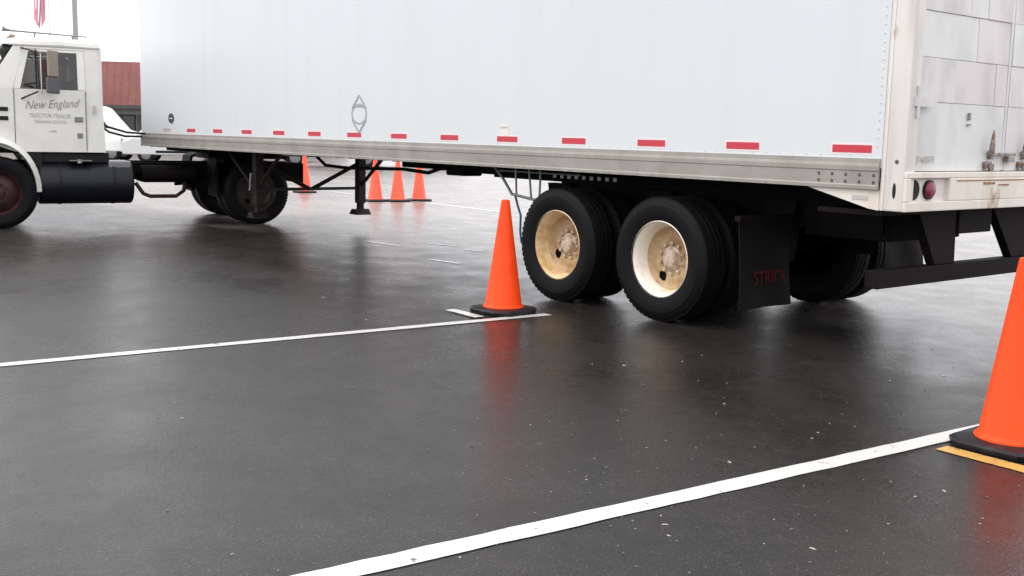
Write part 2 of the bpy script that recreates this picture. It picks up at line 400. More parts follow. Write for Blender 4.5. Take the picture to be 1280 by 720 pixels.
# ---------------------------------------------------------------- wheels (axis Y, outer face at y=0 looking -Y)
def tyre_mb(R_=.50, wd=.28):
    q = MB()
    pr = [(.296, .05), (.31, .022), (.35, .008), (.40, .0), (.43, .002), (.435, .006), (.452, .010), (.468, .018), (.482, .027), (.493, .038), (R_, .056)]
    y = .062
    while y < wd-.07:
        pr += [(R_, y+.036), (R_-.012, y+.040), (R_-.012, y+.048), (R_, y+.052)]; y += .052
    pr += [(R_, wd-.056), (.484, wd-.030), (.468, wd-.018), (.43, wd-.002), (.40, wd), (.35, wd-.008), (.31, wd-.022), (.296, wd-.05)]
    q.lathe(pr, 72, 'Y', close=True)
    # shoulder tread blocks
    for k in range(64):
        a = 2*math.pi*k/64
        for yy in (.046, wd-.046):
            q.box(-.0165, .0165, yy-.013, yy+.013, .480, .4985)
            vs = q.b.verts[-8:]; bmesh.ops.rotate(q.b, cent=(0, 0, 0), matrix=Matrix.Rotation(a, 3, 'Y'), verts=vs)
    return q
def dish_rim_mb():
    q = MB()
    q.lathe([(.302, .020), (.309, .026), (.308, .034), (.298, .036), (.291, .046), (.281, .060), (.272, .085), (.264, .12), (.256, .150), (.256, .19)], 64, 'Y')
    for f in [f for f in q.b.faces if len(f.verts) > 10]: q.b.faces.remove(f)
    return q
def disc_mb():
    q = MB()
    prof = [(.256, .158), (.245, .168), (.232, .178), (.225, .183)]+[(.225-.0075*i, .184+.002*math.sin(i*.6)) for i in range(1, 14)]+[(.12, .186), (.0905, .186)]
    n = 144; rings = []
    for r, y in prof: rings.append([q.b.verts.new((r*math.cos(2*math.pi*k/n), y, r*math.sin(2*math.pi*k/n))) for k in range(n)])
    for i in range(len(prof)-1):
        for k in range(n):
            r = (prof[i][0]+prof[i+1][0])/2; a = (k+.5)/n*360; da = ((a-237+180) % 360-180)*math.pi/180*.18
            if (da/.043)**2+((r-.18)/.040)**2 >= 1: q.b.faces.new((rings[i][k], rings[i][(k+1) % n], rings[i+1][(k+1) % n], rings[i+1][k]))
    return q
def hub_mb():
    q = MB(); q.lathe([(.10, .186), (.098, .172), (.080, .165), (.074, .145), (.066, .136), (.045, .131), (.0, .130)], 40, 'Y')
    return q
def lugs_mb():
    q = MB()
    for k in range(10):
        a = 2*math.pi*(k+.5)/10; q.lathe([(.017, .186), (.017, .163), (.011, .158), (.0, .156)], 6, 'Y', (.122*math.cos(a), 0, .122*math.sin(a)))
    return q
def make_wheel(parent, loc, rim='rim', hub='hub', flip=False):
    t = obj('wheel', tyre_mb(), 'rubber', parent, smooth=28, loc=loc)
    r_ = obj('rim', dish_rim_mb(), rim, t, smooth=35)
    obj('rim_disc', disc_mb(), 'disc' if rim == 'rim' else rim, t, smooth=35)
    b_ = MB(); b_.lathe([(.225, .205), (.225, .23), (.0, .23)], 32, 'Y'); obj('brake_drum', b_, 'chassis', t, smooth=35)
    obj('hub', hub_mb(), hub, t, smooth=35); tag(obj('lug_nuts', lugs_mb(), hub, t), kind='stuff')
    if flip: t.rotation_euler = (0, 0, math.pi)
    return t
def inner_wheel(parent, loc):
    t = obj('inner_wheel', tyre_mb(), 'rubber', parent, smooth=28, loc=loc)
    q = MB(); q.lathe([(.302, .02), (.262, .05), (.262, .25), (.30, .26)], 40, 'Y')
    for f in [f for f in q.b.faces if len(f.verts) > 10]: q.b.faces.remove(f)
    q.lathe([(.25, .1), (0, .1)], 40, 'Y'); obj('rim', q, 'chassis', t, smooth=35)
    return t

# ---------------------------------------------------------------- semi-trailer
FX = -13.26; TX = .17; W = 2.6; RT, RB = 1.355, 1.155; H = 4.1
T0 = Vector((-6.5, 1.3, 0)); tr = empty('semi_trailer', T0, 'long white box trailer with cream rear frame and grey bottom rail, behind the white tractor', 'trailer')
O_ = -T0
def tp(name, mb, m, parent=tr, **k): return obj(name, mb, m, parent, off=O_, **k)
q = MB(); q.prism([(FX+.10, RT-.06), (0, RT-.06), (0, H), (FX+.10, H)], 0, .035); tp('side_wall', q, 'side')
q = MB(); q.prism([(FX+.10, RT-.06), (0, RT-.06), (0, H), (FX+.10, H)], W-.035, W); tp('side_wall', q, 'side')
q = MB()     # front wall with rounded corners
pts = [(FX+.10, .003)]
for k in range(0, 7): a = k/6*math.pi/2; pts.append((FX+.10-.10*math.sin(a), .103-.10*math.cos(a)))
pts2 = pts+[(x, W-y) for x, y in reversed(pts)]
inner = [(FX+.14, W-.04), (FX+.14, .04)]
q.prism(pts2+inner, RB+.02, H-.003, 'XY'); tp('front_wall', q, 'post', smooth=40)
q = MB(); q.box(FX+.05, TX-.01, .01, W-.01, H, H+.03); tp('roof', q, 'side')
q = MB(); q.box(FX+.1, .0, .04, W-.04, 1.245, 1.29); tp('floor', q, 'chassis')
q = MB(); q.box(FX+.09, TX, -.012, .0, H-.12, H+.02); tp('top_rail', q, 'rail')
# bottom rail: extruded profile with lip, groove and lower flange
def rail_profile(s):
    return [(0, RT), (-.012, RT), (-.014, RT-.03), (-.020, RT-.050), (-.020, RT-.078), (-.016, RT-.086), (-.016, RT-.170), (-.021, RT-.178), (-.021, RB), (.05, RB), (.05, RB+.015), (.0, RB+.02)]
for sgn in (1, -1):
    q = MB(); pr = [((y if sgn == 1 else W-y), z) for y, z in rail_profile(1)]; q.prism(pr, FX+.08, -.005, 'YZ'); rr = tp('bottom_rail', q, 'rail')
    if sgn == 1:
        for i in range(5):
            for j in range(2):
                b = MB(); cx = -.46+i*.105; cz = RT-.108-j*.045
                b.lathe([(.012, -.016), (.009, -.020), (0, -.020)], 8, 'Y', (cx, 0, cz)); obj('bolt', b, 'bolt', rr, off=O_)
        b = MB()
        x = -.9
        while x > FX+.3:
            b.lathe([(.007, -.0225), (.005, -.026), (0, -.026)], 6, 'Y', (x, 0, RB+.012))
            b.lathe([(.006, -.0195), (.004, -.023), (0, -.023)], 6, 'Y', (x+.05, 0, RT-.063)); x -= .16
        tag(obj('rail_rivets', b, 'rail', rr, off=O_), kind='stuff')
b = MB(); x = -.12
while x > FX+.15: b.lathe([(.006, .0), (.004, -.004), (0, -.004)], 6, 'Y', (x, 0, RT+.02)); x -= .115
z = RT+.08
while z < H-.15: b.lathe([(.0065, .0), (.005, -.004), (0, -.004)], 6, 'Y', (-.035, 0, z)); z += .055
tag(tp('side_rivets', b, 'post'), kind='stuff')
# reflector strips
for i in range(14):
    x = -.2252-i*.9144; q = MB(); q.box(x-.150, x+.150, -.003, -.0005, RT+.035, RT+.085); s_ = tp('reflector_strip', q, 'strip' if i < 13 else 'txt')
    q = MB(); q.box(x-.165, x+.165, -.0012, 0, RT+.022, RT+.098); obj('tape_backing', q, 'stripw', s_, off=O_)
# crossmembers
x = FX+.35; first = None
while x < -.1:
    if first is None:
        q = MB(); q.box(-.03, .03, -W/2+.05, W/2-.05, 1.245-.10, 1.243); first = obj('crossmember', q, 'chassis', tr); first.location = (x+6.5, 0, 0)
    else:
        c = dup(first, tr, (x+6.5, 0, 0))
    x += .305
q = MB(); q.box(FX+.2, FX+1.9, .35, 2.25, 1.09, 1.142); tp('coupler_plate', q, 'chassis')
# hanging bits under floor along the far side
q = MB(); q.box(-8.75, -7.6, 2.0, 2.3, .98, 1.14, .02); tp('air_tank', q, 'chassis')
q = MB(); q.tube([(-8.9, .75, 1.13), (-8.9, .9, 1.0), (-8.4, .95, .98), (-7.0, .9, 1.02), (-6.4, .85, 1.0), (-6.1, .8, 1.06), (-5.2, .78, 1.09)], .022, 8); tp('air_line', q, 'chassis')
q = MB(); q.box(-5.85, -5.50, .7, .95, 1.0, 1.142, .02); tp('valve_box', q, 'chassis')
# slider rails with pin holes (real gaps)
for yy in (.72, 1.80):
    q = MB(); q.box(-5.6, -.35, yy, yy+.08, 1.09, 1.143); q.box(-5.6, -4.45, yy, yy+.08, 1.04, 1.09)
    xx = -4.45
    while xx < -3.35: q.box(xx, xx+.06, yy, yy+.08, 1.04, 1.09); xx += .13
    q.box(xx, -.35, yy, yy+.08, 1.04, 1.09); q.box(-5.0, -.35, yy, yy+.08, 1.015, 1.04); tp('slider_rail', q, 'chassis')
for i in range(9):  # pale tabs added as painted daylight showing through the rail holes
    q = MB(); q.box(-4.05+i*.105, -4.05+i*.105+.045, .712, .7195, 1.05, 1.085); obj('slider_hole_light', q, 'post', tr, off=O_)
# bogie frame
AX = [-1.9635-1.245, -1.9635]
for yy in (.78, 1.72):
    q = MB(); q.box(-4.0, -.45, yy, yy+.10, .80, 1.012); tp('bogie_rail', q, 'chassis')
q = MB(); q.box(-1.15, -.42, .80, 1.80, .74, 1.012, .01); tp('bogie_end_plate', q, 'chassis')
for xx in (-3.9, -2.62, -1.15):
    q = MB(); q.box(xx, xx+.1, .85, 1.75, .82, .98); tp('bogie_crossbeam', q, 'chassis')
for xx in (-3.95, -2.62, -1.32):
    for yy in (.70, 1.80):
        q = MB(); q.prism([(xx-.16, 1.0), (xx+.16, 1.0), (xx+.09, .52), (xx-.05, .52)], yy, yy+.1); tp('spring_hanger', q, 'chassis')
for ax in AX:
    for yy in (.73, 1.81):
        q = MB(); q.tube([(ax-.58, yy+.03, .66), (ax-.3, yy+.03, .60), (ax, yy+.03, .58), (ax+.3, yy+.03, .60), (ax+.58, yy+.03, .66)], .035, 6); tp('leaf_spring', q, 'chassis')
    q = MB(); q.tube([(ax, .25, .51), (ax, W-.25, .51)], .065, 16); tp('axle', q, 'chassis', smooth=40)
    q = MB(); q.tube([(ax+.22, .82, .62), (ax+.22, 1.02, .62)], .09, 14); tp('brake_chamber', q, 'chassis', smooth=40)
w0 = make_wheel(tr, (AX[0]+6.5, .02-1.3, .50)); wi = inner_wheel(tr, (AX[0]+6.5, .35-1.3, .50))
w0.rotation_euler = (0, R(24), 0)
w1 = dup(w0, tr, (AX[1]+6.5, .02-1.3, .50)); w1.rotation_euler = (0, 0, 0); dup(wi, tr, (AX[1]+6.5, .35-1.3, .50))
def reslot(o, m):
    o.material_slots[0].link = 'OBJECT'; o.material_slots[0].material = M[m]
for ch in w1.children:
    if ch.name.split('.')[0] == 'rim': reslot(ch, 'rimflange')
for ax in AX:
    c = dup(w0, tr, (ax+6.5, 2.58-1.3, .50)); c.rotation_euler = (0, 0, math.pi)
    c = dup(wi, tr, (ax+6.5, 2.25-1.3, .50)); c.rotation_euler = (0, 0, math.pi)
# mud flaps
q = MB()
def flap(y0, y1, z0, z1, x, bow):
    N, K = 8, 8; V = [[None]*(K+1) for _ in range(N+1)]; V2 = [[None]*(K+1) for _ in range(N+1)]
    q = MB()
    for i in range(N+1):
        for j in range(K+1):
            yy = y0+(y1-y0)*i/N; zz = z0+(z1-z0)*j/K; xx = x+bow*(1-j/K)**2+.012*math.sin(i*1.1+j*.5)
            V[i][j] = q.b.verts.new((xx, yy, zz)); V2[i][j] = q.b.verts.new((xx-.01, yy, zz))
    for i in range(N):
        for j in range(K):
            q.b.faces.new((V[i][j], V[i+1][j], V[i+1][j+1], V[i][j+1])); q.b.faces.new((V2[i][j], V2[i][j+1], V2[i+1][j+1], V2[i+1][j]))
    for i in range(N):
        q.b.faces.new((V[i][0], V2[i][0], V2[i+1][0], V[i+1][0])); q.b.faces.new((V[i][K], V[i+1][K], V2[i+1][K], V2[i][K]))
    for j in range(K):
        q.b.faces.new((V[0][j], V[0][j+1], V2[0][j+1], V2[0][j])); q.b.faces.new((V[N][j], V2[N][j], V2[N][j+1], V[N][j+1]))
    return q
f1 = tp('mud_flap', flap(.07, .68, .20, .86, -1.18, .03), 'flap', smooth=60)
text('flap_lettering', 'STRICK', .15, 'redtxt', f1, (-1.18+.022+6.5, .43-1.3, .42), (R(90), 0, R(90)), xs=.82)
q = MB(); q.box(-1.21, -1.16, .04, .80, .86, .90); obj('flap_bracket', q, 'bumper', f1, off=O_)
f2 = tp('mud_flap', flap(1.86, 2.47, .34, .98, -1.12, .02), 'bumper', smooth=60)
q = MB(); q.box(-1.16, -1.11, 1.8, 2.5, .98, 1.02); obj('flap_bracket', q, 'bumper', f2, off=O_)
# near side skirt triangle + rear frame
q = MB(); q.prism([(-.56, RB-.003), (-.07, 1.03), (0, 1.022), (0, RB-.003)], .0, .03); sk = tp('skirt_plate', q, 'frame')
q = MB(); q.box(-.20, -.08, -.004, -.001, 1.085, 1.115, .001); obj('id_plate', q, 'txt', sk, off=O_)
q = MB(); q.prism([(0, 1.022), (TX, 1.022), (TX, H), (0, H)], 0, .12, 'XZ'); cp = tp('corner_post', q, 'post', bevel=.008)
q = MB(); q.prism([(0, 1.022), (TX, 1.022), (TX, H), (0, H)], W-.12, W, 'XZ'); tp('corner_post', q, 'post', bevel=.008)
q = MB(); q.box(.02, .034, -.006, .0, 1.024, H); obj('post_edge_strip', q, 'frame', cp, off=O_)
for zz in (1.72, 2.55, 3.4):
    q = MB(); q.tube([(TX+.01, .085, zz-.10), (TX+.01, .085, zz+.10)], .012, 8); q.box(TX, TX+.012, .05, .30, zz-.03, zz+.03); tp('hinge', q, 'door')
for zz, r_ in ((1.34, .011), (1.15, .0)):
    if r_:
        q = MB(); q.lathe([(.014, -.001), (.010, -.005), (0, -.005)], 12, 'Y', (.11, 0, zz)); obj('bolt', q, 'bolt', cp, off=O_)
q = MB(); q.prism([(.105+.012*math.cos(a/12*6.283), 1.155+.05*math.sin(a/12*6.283)) for a in range(12)], -.003, .0); obj('slot', q, 'hole', cp, off=O_)
# rear sill made round a lamp recess
q = MB(); q.box(0, TX+.02, .003, W-.003, 1.236, 1.275); q.box(0, TX+.02, .003, W-.003, 1.022, 1.085)
q.box(0, TX+.02, .003, .055, 1.085, 1.236); q.box(0, TX+.02, .52, W-.52, 1.085, 1.236); q.box(0, TX+.02, W-.055, W-.003, 1.085, 1.236)
sill = tp('rear_sill', q, 'frame', bevel=.006)
for ya, yb in ((.055, .52), (W-.52, W-.055)):
    q = MB(); q.box(.03, .155, ya, yb, 1.085, 1.236); obj('lamp_recess', q, 'post', sill, off=O_)
q = MB(); q.lathe([(.066, .156), (.066, .159), (0, .159)], 28, 'X', (0, .140, 1.160)); obj('empty_lamp_socket', q, 'hole', sill, off=O_)
for yy in (.31, W-.335, W-.14):
    q = MB(); q.lathe([(.056, .155), (.056, .175), (.048, .186), (.03, .192), (0, .194)], 28, 'X', (0, yy, 1.16)); l_ = tp('tail_light', q, 'lens', smooth=40)
    q = MB(); q.lathe([(.056, .155), (.064, .155), (.064, .172), (.056, .172)], 28, 'X', (0, yy, 1.16), close=True); obj('lamp_grommet', q, 'black', l_, off=O_, smooth=40)
q = MB(); q.box(TX+.02, TX+.024, .6, 2.0, 1.215, 1.222); q.box(TX+.02, TX+.024, .95, 1.1, 1.19, 1.205); q.box(TX+.02, TX+.024, 1.15, 1.3, 1.18, 1.19)
obj('rust_streak', q, 'rust', sill, off=O_)
q = MB(); q.box(0, TX, .12, W-.12, H-.25, H-.004); tp('rear_header', q, 'frame', bevel=.006)
# doors: patched plates
random.seed(11)
DX = .115
for y0, y1 in ((.13, 1.29), (1.31, 2.47)):
    q = MB(); q.box(.03, DX, y0, y1, 1.28, H-.26); dr = tp('rear_door', q, 'door', bevel=.004)
    rows = [(1.285, 1.725), (1.733, 2.008), (2.016, 2.298), (2.306, 2.60), (2.608, 2.90), (2.908, 3.2), (3.208, 3.5), (3.508, H-.27)]
    for ri, (z0, z1) in enumerate(rows):
        cuts = [y0+.012, y1-.012]
        cuts = {0: [y0+.012, y1-.012], 1: [y0+.012, y0+.46, y0+.99, y1-.012], 2: [y0+.012, y0+.72, y1-.012], 3: [y0+.012, y0+.6, y0+.82, y1-.012]}.get(ri, [y0+.012, y0+random.uniform(.4, .8), y1-.012])
        for a, b in zip(cuts, cuts[1:]):
            th = random.uniform(.007, .013); q = MB(); dz = 0
            A = [(DX-.003, a, z0-.006), (DX-.003, b, z0-.006), (DX-.003, b, z1), (DX-.003, a, z1)]
            B = [(DX+th+.006, a+.001, z0-.005), (DX+th+.004, b-.001, z0-.005), (DX+th, b-.001, z1), (DX+th+.003, a+.001, z1)]
            q.bridge(A, B); obj('door_plate', q, random.choice(['door', 'door2', 'door3']), dr, off=O_)
    # hardware
    for ly in ((y0+.93,) if y0 < 1 else (y0+.22,)):
        q = MB(); q.box(DX+.02, DX+.055, ly-.03, ly+.035, 1.235, 1.285, .004); q.box(DX+.01, DX+.05, ly-.035, ly+.03, 1.30, 1.345, .004)
        q.tube([(DX+.06, ly, 1.285), (DX+.062, ly, 1.33)], .02, 10); obj('lock_keeper', q, 'lockm', dr, off=O_)
        q = MB(); q.tube([(DX+.06, ly-.01, 1.40), (DX+.068, ly-.015, 1.46), (DX+.066, ly-.005, 1.56)], [.022, .018, .006], 8); obj('lock_handle', q, 'lockm', dr, off=O_)
        q = MB(); q.box(DX+.03, DX+.05, ly+.03, ly+.36, 1.385, 1.405, .003); q.box(DX+.02, DX+.06, ly+.24, ly+.33, 1.34, 1.38, .004); q.box(DX+.02, DX+.045, ly+.02, ly+.06, 1.36, 1.42, .003)
        obj('handle_bar', q, 'lockm', dr, off=O_)
    if y0 < 1:
        text('unit_number', '23 40873', .062, 'txt', dr, (DX+.027+6.5, .27-1.3, 1.355), (R(90), 0, R(90)))
        q = MB(); q.box(DX+.018, DX+.03, y0+.65, y0+.67, 1.62, 1.67); q.box(DX+.018, DX+.03, y0+.64, y0+.68, 1.585, 1.595); obj('hasp', q, 'lockm', dr, off=O_)
q = MB(); q.box(.05, DX+.012, 1.285, 1.315, 1.285, H-.26); tp('door_seal', q, 'door')
# rear impact guard
q = MB(); q.box(-.10, 0, .05, W-.05, .50, .62, .006); bp = tp('rear_bumper_guard', q, 'bumper')
for a in (0, 1):
    f_ = (lambda y: y)
    pl = [(.50, 1.018), (1.0, 1.018), (1.02, .622), (.76, .622)] if a == 0 else [(1.50, 1.018), (2.05, 1.018), (2.07, .622), (1.84, .622)]
    q = MB(); q.prism(pl, -.085, -.015, 'YZ'); obj('guard_strut', q, 'bumper', bp, off=O_, bevel=.004)
q = MB(); q.box(-.16, .0, 1.02, 1.47, .83, 1.018, .008); tp('light_box', q, 'bumper')
q = MB(); q.box(-.5, 0, .05, .5, .985, 1.018); tp('frame_gusset', q, 'bumper')
# side decal (circle between two triangles) and round emblem
def ring(mb, cx, cz, r, wd, n=36, sx_=1):
    A = []; 
    for k in range(n):
        a = 2*math.pi*k/n; A.append([mb.b.verts.new((cx+sx_*(r+s*wd/2)*math.cos(a), y, cz+(r+s*wd/2)*math.sin(a))) for s, y in ((-1, -.0002), (-1, -.0025), (1, -.0025), (1, -.0002))])
    for k in range(n):
        for j in range(3): mb.b.faces.new((A[k][j], A[(k+1) % n][j], A[(k+1) % n][j+1], A[k][j+1]))
def stroke(mb, p0, p1, wd, y=-.0015):
    a, b = Vector((p0[0], y, p0[1])), Vector((p1[0], y, p1[1])); t = (b-a).normalized(); n_ = Vector((-t.z, 0, t.x))*wd/2
    v = [mb.b.verts.new(c+o_) for c, o_ in ((a, n_), (b, n_), (b, -n_), (a, -n_))]; mb.b.faces.new(v)
    v2 = [mb.b.verts.new(x.co+Vector((0, -.002, 0))) for x in v]; mb.b.faces.new(v2)
    for k in range(4): mb.b.faces.new((v[k], v[(k+1) % 4], v2[(k+1) % 4], v2[k]))
dx, dz = -6.52, 1.645
q = MB(); ring(q, dx, dz, .105, .020, sx_=1.45)
stroke(q, (dx-.15, dz+.06), (dx, dz+.205), .022, -.003); stroke(q, (dx+.15, dz+.06), (dx, dz+.205), .022, -.0035); stroke(q, (dx-.08, dz+.085), (dx+.08, dz+.085), .016, -.004)
stroke(q, (dx-.15, dz-.06), (dx, dz-.205), .022, -.003); stroke(q, (dx+.15, dz-.06), (dx, dz-.205), .022, -.0035)
tp('emblem_decal', q, 'decal')
q = MB(); q.prism([(-11.94+.11*math.cos(k/20*6.283), 1.585+.075*math.sin(k/20*6.283)) for k in range(20)], -.004, -.0005); em = tp('round_emblem', q, 'lgreen')
q = MB(); q.box(-12.0, -11.88, -.007, -.0042, 1.578, 1.592); obj('emblem_bar', q, 'stripw', em, off=O_)
q = MB(); q.box(-3.99, -3.87, -.002, -.0005, 1.40, 1.55); lb = tp('placard', q, 'frame')
q = MB(); q.box(-3.98, -3.88, -.004, -.0022, 1.515, 1.53); obj('placard_print', q, 'txt', lb, off=O_)
# wire rack and hoses before the front bogie wheel
q = MB()
q.tube([(-4.45, .30, 1.14), (-4.32, .30, 1.04), (-4.17, .30, .89), (-3.83, .30, .855), (-3.70, .32, .86)], .014, 8)
for xa, xb in ((-4.15, -4.10), (-3.95, -3.88), (-3.78, -3.76)): q.tube([(xa+.03, .30, 1.14), (xb, .30, .87)], .010, 8)
q.tube([(-4.40, .30, 1.11), (-3.2, .30, 1.11)], .008, 6)
tp('wire_rack', q, 'grey')
q = MB(); q.tube([(-4.12, .30, .88), (-4.05, .28, .78), (-3.98, .26, .70), (-3.97, .25, .55), (-3.95, .25, .45), (-3.85, .3, .35)], .011, 8); tp('air_hose', q, 'hose_blue')
# landing gear
for yy in (.48, 2.12):
    q = MB(); q.box(-10.11, -9.99, yy-.06, yy+.06, .40, 1.143, .006); lg = tp('landing_leg', q, 'landing')
    q = MB(); q.box(-10.09, -10.01, yy-.04, yy+.04, .29, .42); q.prism([(-10.17, .23), (-9.93, .23), (-10.0, .31), (-10.10, .31)], yy-.12, yy+.12); obj('foot', q, 'landing', lg, off=O_)
    q = MB(); q.tube([(-10.08, yy, .60), (-11.0, yy, 1.12)], .028, 8) if yy < 1 else None; q.tube([(-10.02, yy, .66), (-9.35, yy, 1.13)], .026, 8); obj('brace', q, 'landing', lg, off=O_)
q = MB(); q.tube([(-10.05, .5, .62), (-10.05, 2.1, .62)], .022, 8); tp('cross_shaft', q, 'lgreen')
q = MB(); q.tube([(-10.05, 1.32, .62), (-10.05, 2.10, .99)], .030, 8); q.tube([(-10.05, 1.28, .62), (-10.05, .52, .99)], .030, 8); tp('cross_brace', q, 'landing')
q = MB(); q.tube([(-10.0, .42, .85), (-9.9, .30, .85), (-9.9, .28, .62)], .012, 8); tp('crank_handle', q, 'grey')

# ---------------------------------------------------------------- tractor (local: +x forward, +y the driver side, facing camera)
tk = empty('tractor_unit', (-12.65, 1.35, 0), 'white conventional day cab tractor unit with dark fuel tank, turned sharply under the trailer nose', 'truck', R(260))
def kp(name, mb, m, parent=tk, **k): return obj(name, mb, m, parent, **k)
for s_ in (1, -1):
    q = MB(); q.box(-.95, 5.0, s_*.38, s_*.46, .66, .92); kp('frame_rail', q, 'chassis')
q = MB(); q.box(-.97, -.90, -.46, .46, .60, .92); kp('rear_crossmember', q, 'chassis')
q = MB(); q.prism([(.55, .98), (.55, 1.06), (.3, 1.085), (-.55, 1.085), (-.75, 1.0), (-.6, .98)], -.45, .45); kp('fifth_wheel', q, 'chassis')
q = MB(); q.box(-.3, .3, -.4, .4, .92, .99); kp('fifth_wheel_mount', q, 'chassis')
q = MB(); q.tube([(0, -1.0, .51), (0, 1.0, .51)], .08, 14); q.lathe([(.05, -.25), (.2, -.12), (.22, 0), (.2, .12), (.05, .25)], 20, 'Y', (0, 0, .51)); kp('drive_axle', q, 'chassis', smooth=40)
q = MB(); q.tube([(3.6, -.9, .48), (3.6, .9, .48)], .06, 12); kp('steer_axle', q, 'chassis')
d0 = make_wheel(tk, (0, 1.20, .50), 'darkrim', 'darkrim', flip=True); i0 = inner_wheel(tk, (0, .87, .50)); i0.rotation_euler = (0, 0, math.pi)
c = dup(d0, tk, (0, -1.20, .50)); c.rotation_euler = (0, 0, 0); c = dup(i0, tk, (0, -.87, .50)); c.rotation_euler = (0, 0, 0)
def steer_wheel(loc, rz):
    t = obj('steer_wheel', tyre_mb(), 'rubber', tk, smooth=28, loc=loc); t.rotation_euler = (0, 0, rz)
    q = MB(); q.lathe([(.302, .02), (.309, .03), (.295, .04), (.275, .07), (.262, .11), (.25, .10), (.20, .06), (.16, .035), (.12, .03), (.085, .03), (.08, -.01), (.06, -.02), (0, -.022)], 48, 'Y')
    for f in [f for f in q.b.faces if len(f.verts) > 12 and f.calc_area() > .2]: q.b.faces.remove(f)
    obj('rim', q, 'redrim', t, smooth=35)
    q = MB()
    for k in range(10): a = k/10*2*math.pi; q.lathe([(.016, .035), (.016, .012), (0, .010)], 6, 'Y', (.13*math.cos(a), 0, .13*math.sin(a)))
    tag(obj('lug_nuts', q, 'redrim', t), kind='stuff')
    return t
steer_wheel((3.6, 1.13, .50), math.pi+R(-9)); steer_wheel((3.6, -1.13, .50), R(-9))
for s_ in (1, -1):
    q = MB(); q.prism([(.56, .42), (.60, .42), (.64, .80), (.60, 1.00), (.42, 1.07), (.40, 1.04), (.56, .97), (.60, .78)], s_*.62, s_*1.18); kp('mudguard', q, 'chassis')
    q = MB(); q.lathe([(.12, .55), (.15, .60), (.12, .66), (.15, .72), (.12, .80)], 20, 'Z', (-.35, s_*.42, 0)); kp('air_bag', q, 'chassis', smooth=30)
    q = MB(); q.prism([(-.5, .62), (.9, .52), (.9, .66), (-.5, .72)], s_*.39, s_*.47); kp('suspension_arm', q, 'chassis')
# cab: side profile (x,z); hollow shell made of panels
CW = 1.0
def quad_panel(name, pts, thick, m, parent=tk, bev=.0):
    """pts: 3D outline; thickened along its normal"""
    a, b_, c_ = Vector(pts[0]), Vector(pts[1]), Vector(pts[2]); n_ = (b_-a).cross(c_-b_).normalized()*thick
    q = MB(); q.bridge([Vector(p) for p in pts], [Vector(p)-n_ for p in pts]); return obj(name, q, m, parent, bevel=bev)
def yy(z): return CW - max(0, z-1.9)*.11      # tumblehome
for s_ in (1, -1):
    def P(x, z, o_=0): return (x, s_*(yy(z)+o_), z)
    # rear quarter, pillars, roof rail, lower body
    body = [[(2.15, 1.07), (2.40, 1.07), (2.40, 2.56), (2.20, 2.56)],
            [(2.40, 2.50), (3.20, 2.50), (3.18, 2.56), (2.40, 2.56)],
            [(2.405, 1.07), (3.34, 1.07), (3.34, 1.94), (2.405, 1.94)],
            [(3.345, 1.07), (3.72, 1.20), (3.74, 1.92), (3.345, 1.94)],
            [(3.35, 1.94), (3.70, 1.925), (3.30, 2.56), (3.17, 2.56)]]
    names = ['cab_quarter', 'cab_roof_rail', 'door', 'cowl_side', 'windscreen_pillar']
    for nm, po in zip(names, body):
        pts = [P(x, z) for x, z in po]
        if s_ == 1: pts = pts[::-1]
        d_ = quad_panel(nm, pts, .035, 'cab')
        if nm == 'door':
            door = d_
            # window surround + glass
            for seg in ([(2.405, 1.945), (2.50, 1.945), (2.50, 2.495), (2.405, 2.495)], [(3.255, 1.945), (3.345, 1.945), (3.19, 2.495), (3.12, 2.495)], [(2.50, 2.462), (3.13, 2.462), (3.12, 2.495), (2.50, 2.495)]):
                pp = [P(x, z, -.002) for x, z in seg]; pp = pp[::-1] if s_ == 1 else pp
                quad_panel('window_frame', pp, .03, 'cab', d_)
            pp = [P(x, z, -.02) for x, z in [(2.49, 1.93), (3.28, 1.93), (3.14, 2.475), (2.49, 2.475)]]; pp = pp[::-1] if s_ == 1 else pp
            quad_panel('window_glass', pp, .004, 'glass', d_)
            q = MB(); q.box(3.03, 3.045, s_*.93, s_*.99, 1.94, 2.49); obj('vent_window_bar', q, 'black', d_)
            q = MB(); yv = s_*(CW+.002)
            for x0, x1, z0, z1 in ((2.40, 2.41, 1.10, 1.93), (3.335, 3.345, 1.10, 1.93)):
                q.box(x0, x1, yv-.003, yv+.003, z0, z1)
            obj('door_gap', q, 'seamm', d_)
            q = MB(); q.box(2.45, 2.56, s_*(CW-.001), s_*(CW+.022), 1.50, 1.57, .006); q.box(2.46, 2.53, s_*(CW-.001), s_*(CW+.012), 1.27, 1.34, .004); obj('door_handle', q, 'grey', d_)
            q = MB(); q.box(2.28, 2.31, s_*(CW-.001), s_*(CW+.035), 1.62, 1.74, .008); obj('grab_handle', q, 'txt', d_)
            if s_ == 1:
                text('door_script', 'New England', .165, 'script', d_, (2.86, CW+.002, 1.735), (R(90), R(-4), R(180)), shear=.45, xs=.80)
                text('door_lettering', 'TRACTOR TRAILER', .085, 'txt', d_, (2.88, CW+.002, 1.575), (R(90), 0, R(180)), xs=.75)
                text('door_lettering', 'TRAINING SCHOOL', .06, 'txt', d_, (2.88, CW+.002, 1.49), (R(90), 0, R(180)), xs=.8)
                text('door_lettering', '1-800', .05, 'txt', d_, (2.86, CW+.002, 1.36), (R(90), 0, R(180)))
q = MB(); q.box(2.17, 2.20, -.97, .97, 1.07, 2.55); kp('cab_back', q, 'cab')
